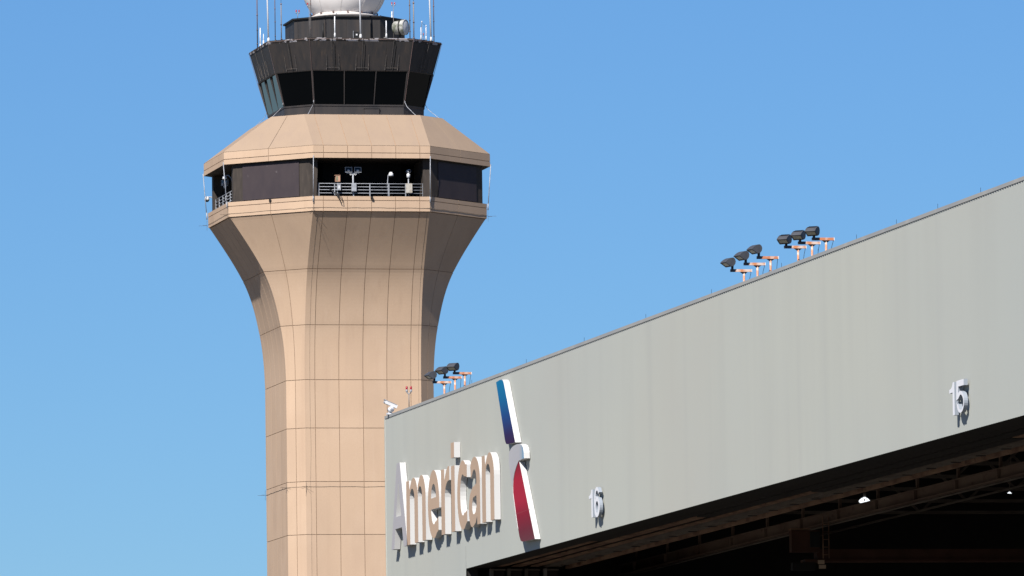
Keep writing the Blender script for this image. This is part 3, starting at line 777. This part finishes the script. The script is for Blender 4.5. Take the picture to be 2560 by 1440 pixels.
# monorail girder hung inside
GX = W+10.0
gz1, gz0 = .2467*GX+1.7, .2416*GX+1.7
mb = MB(); mb.box(GX-.03, GX+.03, Y0, 381, gz0+.03, gz1-.03); mb.box(GX-.14, GX+.16, Y0, 381, gz1-.028, gz1); mb.box(GX-.18, GX+.18, Y0, 381, gz0, gz0+.028)
gd = H(mb, 'runway_girder', M['girder'])
y = 378.0
while y > Y0:
    mb = MB(); mb.box(GX-.16, GX-.035, y-.05, y+.05, gz0+.035, gz1-.03); mb.box(GX-.05, GX+.05, y-.08, y+.08, gz1+.002, 28.5)
    mb.v = [hl(*p) for p in mb.v]; mb.build('hanger', M['girder'], gd); y -= 6.15
mb = MB(); mb.tube([(GX-.05, Y0, gz0-.10), (GX-.05, 381, gz0-.10)], .035, 5); H(mb, 'festoon_rail', M['inside_steel'])
G2 = W+22.0
mb = MB(); z1 = .236*G2+1.7; mb.box(G2-.2, G2+.2, Y0, 331, z1-.85, z1); H(mb, 'runway_girder', M['girder'])
# roof trusses and joists
for k, y in enumerate(range(158, 382, 8)):
    mb = MB(); zb, zt = 24.4, 27.6
    mb.bar((W+4.7, y, zb), (W+64, y, zb), .14); mb.bar((W+4.7, y, zt), (W+64, y, zt), .14)
    x = W+4.7; s = 0
    while x < W+62:
        mb.bar((x, y, zb if s % 2 else zt), (x+3.4, y, zt if s % 2 else zb), .10); x += 3.4; s += 1
    H(mb, 'roof_truss', M['inside_steel'])
for x in (W+18, W+31, W+44):
    mb = MB(); mb.tube([(x, Y0, 23.6), (x, 381, 23.6)], .05, 5); H(mb, 'ceiling_pipe', M['inside_steel'])
for y in range(164, 380, 24):
    mb = MB(); mb.bar((W+30, y, 0), (W+30, y, 27.6), .55); H(mb, 'column', M['inside_steel'])
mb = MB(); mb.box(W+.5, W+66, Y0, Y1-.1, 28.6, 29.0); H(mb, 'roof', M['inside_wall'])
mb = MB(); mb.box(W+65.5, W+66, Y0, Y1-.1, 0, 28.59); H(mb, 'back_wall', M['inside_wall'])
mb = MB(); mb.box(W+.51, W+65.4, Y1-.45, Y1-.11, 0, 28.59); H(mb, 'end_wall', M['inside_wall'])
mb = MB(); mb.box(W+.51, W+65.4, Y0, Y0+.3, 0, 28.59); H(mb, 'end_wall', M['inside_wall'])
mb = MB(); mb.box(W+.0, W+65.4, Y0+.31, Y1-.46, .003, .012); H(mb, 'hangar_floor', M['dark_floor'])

# overhead crane
cr = thing('overhead_crane', 'rust red overhead crane inside the hangar, beside the hanging girder', 'crane', (W+8.05, 343.5, 20.58))
mb = MB(); mb.box(1.52, 52, -.30, .30, .10, .50); mb.build('bridge_girder', M['crane_red'], cr)
mb = MB(); mb.box(1.0, 52, -.40, .40, .0, .095); mb.build('flange', M['crane_red'], cr)
mb = MB(); mb.box(.36, 1.5, -.8, -.4, .36, 1.22); mb.build('end_truck', M['crane_red'], cr)
mb = MB(); mb.box(.32, 1.1, -.88, -.35, 1.24, 1.30); mb.build('truck_cover', M['rust_beam'], cr)
mb = MB(); mb.box(1.1, 1.48, -.86, -.805, .55, 1.15); mb.build('switch_box', M['black'], cr)
mb = MB()
for x in (1.62, 1.86): mb.bar((x, -.85, .1), (x, -.85, 1.75), .035)
for zz in (.25, .55, .85, 1.15, 1.45): mb.bar((1.625, -.85, zz), (1.855, -.85, zz), .025)
mb.build('ladder', M['rust_beam'], cr)
mb = MB(); mb.box(1.50, 1.76, -.47, -.43, -.10, .06); mb.box(1.54, 1.82, -.47, -.43, -.28, -.13); mb.build('warning_plate', M['letter_tan'], cr)
mb = MB(); mb.box(.5, 1.4, -.35, .0, -.34, -.03); mb.build('motor_housing', M['inside_wall'], cr)

def bay_lamp(x, y, z, tilt, label, r=.42):
    t = thing('bay_lamp', label, 'hanging lamp', (x, y, z), 'lamps hanging inside the hangar')
    t.rotation_euler = tilt
    mb = MB(); mb.lathe([(r*.22, r*.75), (r*.36, r*.62), (r*.72, r*.36), (r, .0), (r*.985, .0), (r*.70, r*.33), (r*.33, r*.58), (.005, r*.6)], n=24); mb.build('reflector', M['lamp'], t)
    mb = MB(); mb.lathe([(.01, r*2.1), (r*.28, r*2.05), (r*.28, r*.78), (.02, r*.77)], n=12); mb.build('ballast', M['inside_steel'], t)
    mb = MB(); mb.tube([(0, 0, r*2.06), (0, 0, 1.6)], .015, 5); mb.build('stem', M['inside_steel'], t)
    mb = MB(); mb.lathe([(.01, r*.1), (r*.16, r*.16), (r*.16, r*.55)], n=10); mb.build('bulb', M['white_paint'], t)
bay_lamp(W+12, 345.1, 23.09, (R(-22), R(8), 0), 'white bell lamp glowing in the dark hangar just above the hanging girder', .23)
bay_lamp(W+12.0, 322.8, 22.0, (R(2), R(3), 0), 'small bright lamp deep in the dark hangar near the right edge of the picture', .085)

# ------------------------------------------------------------------ letters
def glyph_f(y0, z0):                                   # u to the reader's right, v up, d out of the wall
    return lambda u, v, d: (-d, -u, v)
ws = .78
def n_out(Wd, base=0.0):
    return None
G = {}
G['A'] = ([[(0, 0), (.62, 0), (.90, .85), (2.40, .85), (2.76, 0), (3.61, 0), (2.06, 3.67), (1.37, 3.67)], [(1.70, 2.98), (2.24, 1.36), (1.09, 1.36)]])
def arch_letter(xs, Wd):
    """stems at xs, joined by arches"""
    o = [(0, 0), (ws, 0)]
    for i in range(1, len(xs)):
        xl, xr = xs[i-1]+ws, xs[i]
        o += arc((xl+xr)/2, 1.95, (xr-xl)/2, .42, 180, 0, 10)
        o += [(xr, 0), (xr+ws, 0)]
    for i in range(len(xs)-1, 0, -1):
        xl, xr = xs[i-1]+ws*.55, xs[i]+ws
        cx, rx = (xl+xr)/2+.12, (xr-xl)/2-.12
        o += arc(cx, 1.85, rx, .97, 0, 128, 12)
        if i > 1: o += [(xs[i-1]+ws*.98, 2.42)]
    o += [(ws*.92, 2.36), (ws*.80, 2.75), (0, 2.75)]
    return [o]
G['m'] = arch_letter((0, 1.78, 3.48), 4.26)
G['n'] = arch_letter((0, 1.70), 2.48)
G['e'] = [[(2.44, 1.20)]+arc(1.22, 1.41, 1.23, 1.45, 0, 300, 30)+[(2.26, .26), (2.23, .82), (1.76, .66)]+arc(1.24, 1.41, .60, .86, -62, -162, 10)+[(.70, 1.21)],
          [(.70, 1.68)]+arc(1.23, 1.66, .54, .62, 175, 5, 10)+[(1.77, 1.68)]]
G['c'] = [[(1.72, 2.16), (2.06, 2.10), (2.07, 2.62)]+arc(1.17, 1.41, 1.17, 1.45, 60, 300, 26)+[(2.06, .26), (2.05, .74), (1.72, .66)]+arc(1.17, 1.41, .56, .86, -62, -298, 20)]
G['r'] = [[(0, 0), (ws, 0), (ws, 1.55)]+arc(1.62, 1.55, .84, .66, 180, 90, 6)+[(1.80, 2.22), (1.80, 2.80), (1.52, 2.82), (1.15, 2.66), (.72, 2.28), (ws*.86, 2.75), (0, 2.75)]]
G['i'] = [[(0, 0), (ws-.02, 0), (ws-.02, 2.76), (0, 2.76)]]
G['dot'] = [[(0, 3.10), (.70, 3.10), (.70, 3.74), (0, 3.74)]]
G['a'] = [[(1.70, .35), (1.74, 0), (2.38, 0), (2.36, 1.90)]+arc(1.25, 1.90, 1.10, .94, 8, 140, 12)+[(.48, 1.98)]+arc(1.18, 1.86, .46, .46, 140, 0, 8)+[(1.64, 1.72), (1.30, 1.66), (.80, 1.58), (.30, 1.34), (.02, .90)]+arc(.72, .72, .72, .78, 170, 290, 9)+[(1.40, .10)],
          [(1.62, 1.22), (1.24, 1.20)]+arc(1.02, .82, .30, .36, 110, 270, 7)+[(1.36, .52), (1.62, .80)]]
sign = thing('letter_sign', 'large raised AMERICAN lettering on the far end of the hangar wall', 'sign', (W, 380.67, 23.19))
sign['label'] = 'large raised white edged letters reading American on the grey hangar wall'
for ch, yl, tone in (('A', 380.67, 'letter_grey'), ('m', 377.22, 'letter_tan'), ('e', 372.46, 'letter_tan'), ('r', 369.58, 'letter_tan'), ('i', 367.42, 'letter_tan'), ('c', 366.16, 'letter_tan'), ('a', 363.78, 'letter_tan'), ('n', 361.0, 'letter_tan')):
    mb = MB(); off = 380.67-yl
    for key in ((ch, 'dot') if ch == 'i' else (ch,)):
        mb.prism(G[key], lambda u, v, d: (-d, -u-off, v), .012, .275)
    mb.build('letter', [M[tone], M['return_white']], sign, 'silver grey letter A' if ch == 'A' else None)
    mb = MB()
    for du in (.25, 1.3):
        if ch != 'i' or du < 1: mb.bar((-.01, -du-off-.1, .25), (.034, -du-off-.1, .25), .06)
    mb.build('standoff', M['galv'], sign)

em = thing('emblem_sign', 'tall slanted emblem of blue blade, white swoosh and red blade beside the big letters', 'sign', (W, 353.6, 21.95))
def ep(pts): return [[(353.6-y, z-21.95) for y, z in pts]]
fe = lambda u, v, d: (-d, -u, v)
blade = [(357.885, 28.78), (357.043, 27.529), (356.564, 26.80), (356.30, 26.36), (356.206, 26.241), (356.05, 26.13), (355.822, 26.092), (354.208, 26.061), (356.314, 28.60), (356.45, 28.72), (356.70, 28.80), (357.1, 28.82)]
mb = MB(); z0 = 26.05
mb.prism([[(353.6-y, z-z0) for y, z in blade]], fe, .012, .27)
o = mb.build('upper_blade', [M['emblem_blue'], M['return_white']], em); o.location = (0, 0, z0-21.95)
edge = [(353.612, 25.268), (354.064, 25.086), (354.469, 24.847), (354.748, 24.546), (354.843, 24.287), (354.834, 24.021), (354.439, 23.306), (353.97, 22.536)]
sw = [(354.789, 25.92), (354.3, 25.955), (353.878, 25.965), (353.362, 25.94), (352.929, 25.847), (352.72, 25.73), (352.61, 25.55), (352.578, 25.305), (353.404, 25.281)]+edge+[(354.0, 22.536), (354.48, 23.306), (354.885, 24.021), (354.915, 24.29), (355.257, 24.739), (355.56, 25.291), (355.58, 25.6), (355.42, 25.76), (355.1, 25.87)]
mb = MB(); mb.prism([[(353.6-y+2.0, z-21.95) for y, z in sw]], lambda u, v, d: (-d, -u, v), .012, .262)
o = mb.build('white_swoosh', [M['emblem_white'], M['return_white']], em); o.location = (0, 2.0, 0)
red = edge[:-1]+[(353.985, 22.536), (353.73, 22.20), (353.50, 22.02), (353.18, 21.965), (350.726, 21.934)]
mb = MB(); mb.prism(ep(red), fe, .012, .245)
mb.build('red_blade', [M['emblem_red'], M['return_white']], em)
mb = MB(); mb.bar((-.246, -(353.6-354.36), 1.20), (-.246, -(353.6-351.45), 1.24), .004, .010); mb.build('face_seam', M['emblem_seam'], em)

def digit_sign(text, glyphs, y0, z0, label):
    t = thing('number_sign', label, 'sign', (W, y0, z0), 'bay number signs on the hangar wall')
    for ch, outl in glyphs:
        mb = MB(); mb.prism(outl, fe, .075, .21)
        mb.build('digit', [M['num_face'], M['num_return']], t)
        mb = MB(); u = min(p[0] for p in outl[0]) if ch != '1' else .42; mb.bar((-.074, -u-.1, .25), (.034, -u-.1, .25), .05); mb.build('standoff', M['black'], t)
one = [[(.42, 0), (.66, 0), (.66, 1.09), (.46, 1.09), (.38, .97), (.24, .90), (.0, .87), (.0, .75), (.42, .76)]]
def sh(o, dx, s=1): return [[(x*s+dx, y*s) for x, y in p] for p in o]
five = [[(.0, .33), (.27, .33)]+arc(.60, .36, .33, .24, 190, 360+60, 14)+[(.60, .66)]+arc(.58, .42, .22, .20, 60, 120, 4)+[(.27, .50), (.02, .46), (.08, 1.10), (1.02, 1.10), (1.02, .90), (.30, .90), (.27, .68)]+arc(.55, .38, .48, .36, 110, -185, 22)]
six = [arc(.50, .55, .50, .59, 38, 322, 22)[:14]+arc(.50, .36, .50, .40, 190, 360+128, 22)[2:]+[(.30, .70)]+[(.27, .80)]+arc(.52, .80, .24, .20, 150, 10, 6),
       arc(.51, .36, .24, .23, 0, 345, 16)]
digit_sign('15', (('1', one), ('5', sh(five, .86))), 284.63, 22.14, 'white raised number 15 on the near part of the hangar wall')
digit_sign('16', (('1', one), ('6', sh(six, .92))), 340.58, 22.15, 'white raised number 16 on the hangar wall beside the emblem')

# ------------------------------------------------------------------ floodlights on the hangar edge
def floodlight(y, z, yaw, tone, label):
    t = thing('floodlight', label, 'floodlight', (W+1.0, y, ZT-.2), 'floodlights along the hangar coping')
    ARM = z-ZT+.2
    mb = MB(); mb.tube([(0, 0, 0), (0, 0, ARM-.05)], .042, 8); mb.lathe([(.09, 0), (.09, .025), (.045, .03)], n=10); mb.build('post', M['arm_white'], t)
    mb = MB(); mb.add([(-.14, -.05, ARM-.052), (.14, -.05, ARM-.052), (.14, .05, ARM-.052), (-.14, .05, ARM-.052), (-.05, -.035, ARM-.12), (.05, -.035, ARM-.12), (.05, .035, ARM-.12), (-.05, .035, ARM-.12)],
           [(0, 1, 2, 3), (4, 5, 6, 7), (0, 1, 5, 4), (1, 2, 6, 5), (2, 3, 7, 6), (3, 0, 4, 7)]); mb.build('gusset', M['fl_black'], t)
    dk = .20 if yaw < R(40) else .30
    mb = MB(); mb.box(-.50+.78*dk-.0, .27, -.05, .05, ARM-.05, ARM+.045); mb.build('arm', M[tone], t)
    mb = MB(); mb.box(-.51, -.50+.78*dk-.002, -.052, .052, ARM-.052, ARM+.047); mb.build('arm_tip', M['fl_body'], t)
    mb = MB(); mb.box(.272, .30, -.06, .06, ARM-.055, ARM+.05); mb.build('end_cap', M['white_paint'], t)
    hb = .14 if yaw < R(40) else .05
    mb = MB(); mb.bar((-.44, 0, ARM+.046), (-.43, 0, ARM+.05+hb+.08), .10, .075); mb.build('knuckle', M['fl_black'], t)
    fx, fy = -math.cos(yaw), -math.sin(yaw)
    KS, KF, KZ = .88, (.13 if yaw < R(40) else .09), (-.10 if yaw < R(40) else -.04)
    def P(f, w, zz): f = f*KS+KF; w *= KS; return (-.44+fx*f-fy*w, fy*f+fx*w, ARM+.05+hb+.21+KZ+zz*KS)
    prof = [(.30, -.015), (.02, -.19), (-.09, -.17), (-.17, -.08), (-.195, .03), (-.16, .13), (-.08, .185), (.02, .175), (.14, .12), (.24, .045)]
    hw = .225
    mb = MB()
    for s in (-1, 1): mb.cap([P(f, s*hw, zz) for f, zz in prof])
    a, b = [P(f, -hw, zz) for f, zz in prof], [P(f, hw, zz) for f, zz in prof]
    n = len(prof); mb.add(a+b, [(i, i+1, n+i+1, n+i) for i in range(1, n-1)]+[(n-1, 0, n, 2*n-1)])
    head = mb.build('lamp_head', M['fl_body'], t)
    # black rim and recessed lens on the sloping front
    d = Vector((.28, 0, .175)).normalized(); nx = Vector((.175, 0, -.28)).normalized()
    def Q(s, w, out): p = Vector((.02, 0, -.19))+d*s+nx*out; return P(p.x, w, p.z)
    L = math.hypot(.28, .175)
    mb = MB()
    for w0, w1, s0, s1 in ((-hw, -hw+.035, 0, L), (hw-.035, hw, 0, L), (-hw+.036, hw-.036, 0, .05), (-hw+.036, hw-.036, L-.05, L)):
        q = [Q(s0, w0, 0), Q(s1, w0, 0), Q(s1, w1, 0), Q(s0, w1, 0)]; e = [Q(s0, w0, .018), Q(s1, w0, .018), Q(s1, w1, .018), Q(s0, w1, .018)]
        mb.ring(q, e); mb.cap(q); mb.cap(e)
    mb.build('rim', M['fl_black'], head)
    mb = MB(); q = [Q(.05, -hw+.036, -.004), Q(L-.05, -hw+.036, -.004), Q(L-.05, hw-.036, -.004), Q(.05, hw-.036, -.004)]; e = [Q(.05, -hw+.036, .004), Q(L-.05, -hw+.036, .004), Q(L-.05, hw-.036, .004), Q(.05, hw-.036, .004)]
    mb.ring(q, e); mb.cap(q); mb.cap(e); mb.build('lens', M['fl_lens'], head)
    if yaw > R(48):
        mb = MB()
        for j in range(9):
            w = -hw+.05+j*.042
            mb.add([P(-.08, w, .186), P(.14, w, .121), P(.14, w+.014, .121), P(-.08, w+.014, .186), P(-.08, w, .21), P(.14, w, .145), P(.14, w+.014, .145), P(-.08, w+.014, .21)],
                   [(4, 5, 6, 7), (0, 1, 5, 4), (1, 2, 6, 5), (2, 3, 7, 6), (3, 0, 4, 7), (0, 3, 2, 1)])
        mb.build('cooling_fins', M['fl_black'], head)
    sg = random.uniform(-.15, .05)
    mb = MB(); mb.tube([(.26, 0, ARM-.05), (.26, 0, ARM-.09), (.24+sg*.3, 0, ARM-.25), (.18+sg, 0, .05)], .009, 4); mb.build('power_cable', M['cable'], t)
    return t
floodlight(374.93, 30.066, R(14), 'arm_white', 'white armed floodlight, farthest of the three before the tower shaft')
floodlight(372.62, 30.097, R(32), 'arm_orange', 'orange armed floodlight, middle of the three before the tower shaft')
floodlight(370.52, 30.118, R(46), 'arm_orange', 'orange armed floodlight, nearest of the three beside the tower shaft')
floodlight(318.84, 29.963, R(17), 'arm_white', 'pale armed floodlight, farthest of the sideways turned trio at mid roof edge')
floodlight(316.69, 30.016, R(20), 'arm_white', 'rust streaked white armed floodlight, middle of the sideways turned trio at mid roof edge')
floodlight(314.62, 30.067, R(17), 'arm_orange', 'orange rusted armed floodlight, nearest of the sideways turned trio at mid roof edge')
floodlight(310.36, 30.067, R(50), 'arm_white', 'pale armed black finned floodlight, farthest of the nearest trio on the roof edge')
floodlight(308.25, 30.024, R(51), 'arm_white', 'rust ended white armed black finned floodlight, middle of the nearest trio on the roof edge')
floodlight(306.16, 29.975, R(53), 'arm_orange', 'orange armed black finned floodlight, nearest and highest of all on the roof edge')

red_light(0, 0, 0, .92, 'twin red beacon on a thin post at the far end of the hangar coping', grp=None, world_loc=(W+.03, 377.9, ZT), r=.048, sp=.095)
cc = thing('bullet_camera', 'white bullet security camera on the far corner of the hangar wall', 'security camera', (W+.05, 382.3, ZT))
mb = MB(); mb.box(-.14, .16, -.14, .14, 0, .07); mb.bar((0, 0, .07), (0, 0, .26), .12); mb.build('foot', M['white_fibre'], cc)
mb = MB(); mb.lathe([(.02, -.14), (.12, -.13), (.13, .13), (.02, .14)], (.02, -.05, .22), 14, axis=(0, -1, 0)); mb.build('tilt_motor', M['white_fibre'], cc)
mb = MB(); mb.lathe([(.06, .142), (.055, .15), (.005, .152)], (.02, -.05, .22), 12, axis=(0, -1, 0)); mb.build('motor_cap', M['galv'], cc)
mb = MB(); mb.bar((-.22, -.02, .56), (.30, -.02, .33), .17, .15); hs_ = mb.build('housing', M['white_paint'], cc)
mb = MB(); mb.bar((-.27, -.02, .66), (.28, -.02, .42), .20, .02); mb.build('sunshield', M['galv'], hs_)
mb = MB(); mb.lathe([(.075, -.02), (.075, .05), (.06, .05), (.06, .0), (.005, .0)], (-.22, -.02, .56), 12, axis=(-.52, 0, .23)); mb.build('lens', M['galv'], hs_)
# small conduit hooks on the coping near the light groups
for y in (366.6, 311.3, 306.9):
    o = MB(); o.tube([(0, .25, 0), (0, .22, .10), (0, .12, .13), (0, 0, .10), (0, -.1, .0)], .012, 5)
    ob = o.build('coping_cable', M['cable']); ob.location = (W+.2, y, ZT)
    tag(ob, {366.6: 'short cable hump on the coping below the trio before the tower', 311.3: 'short cable hump on the coping below the sideways turned trio', 306.9: 'short cable hump on the coping below the nearest floodlight trio'}[y], 'cable', 'cable humps on the hangar coping')
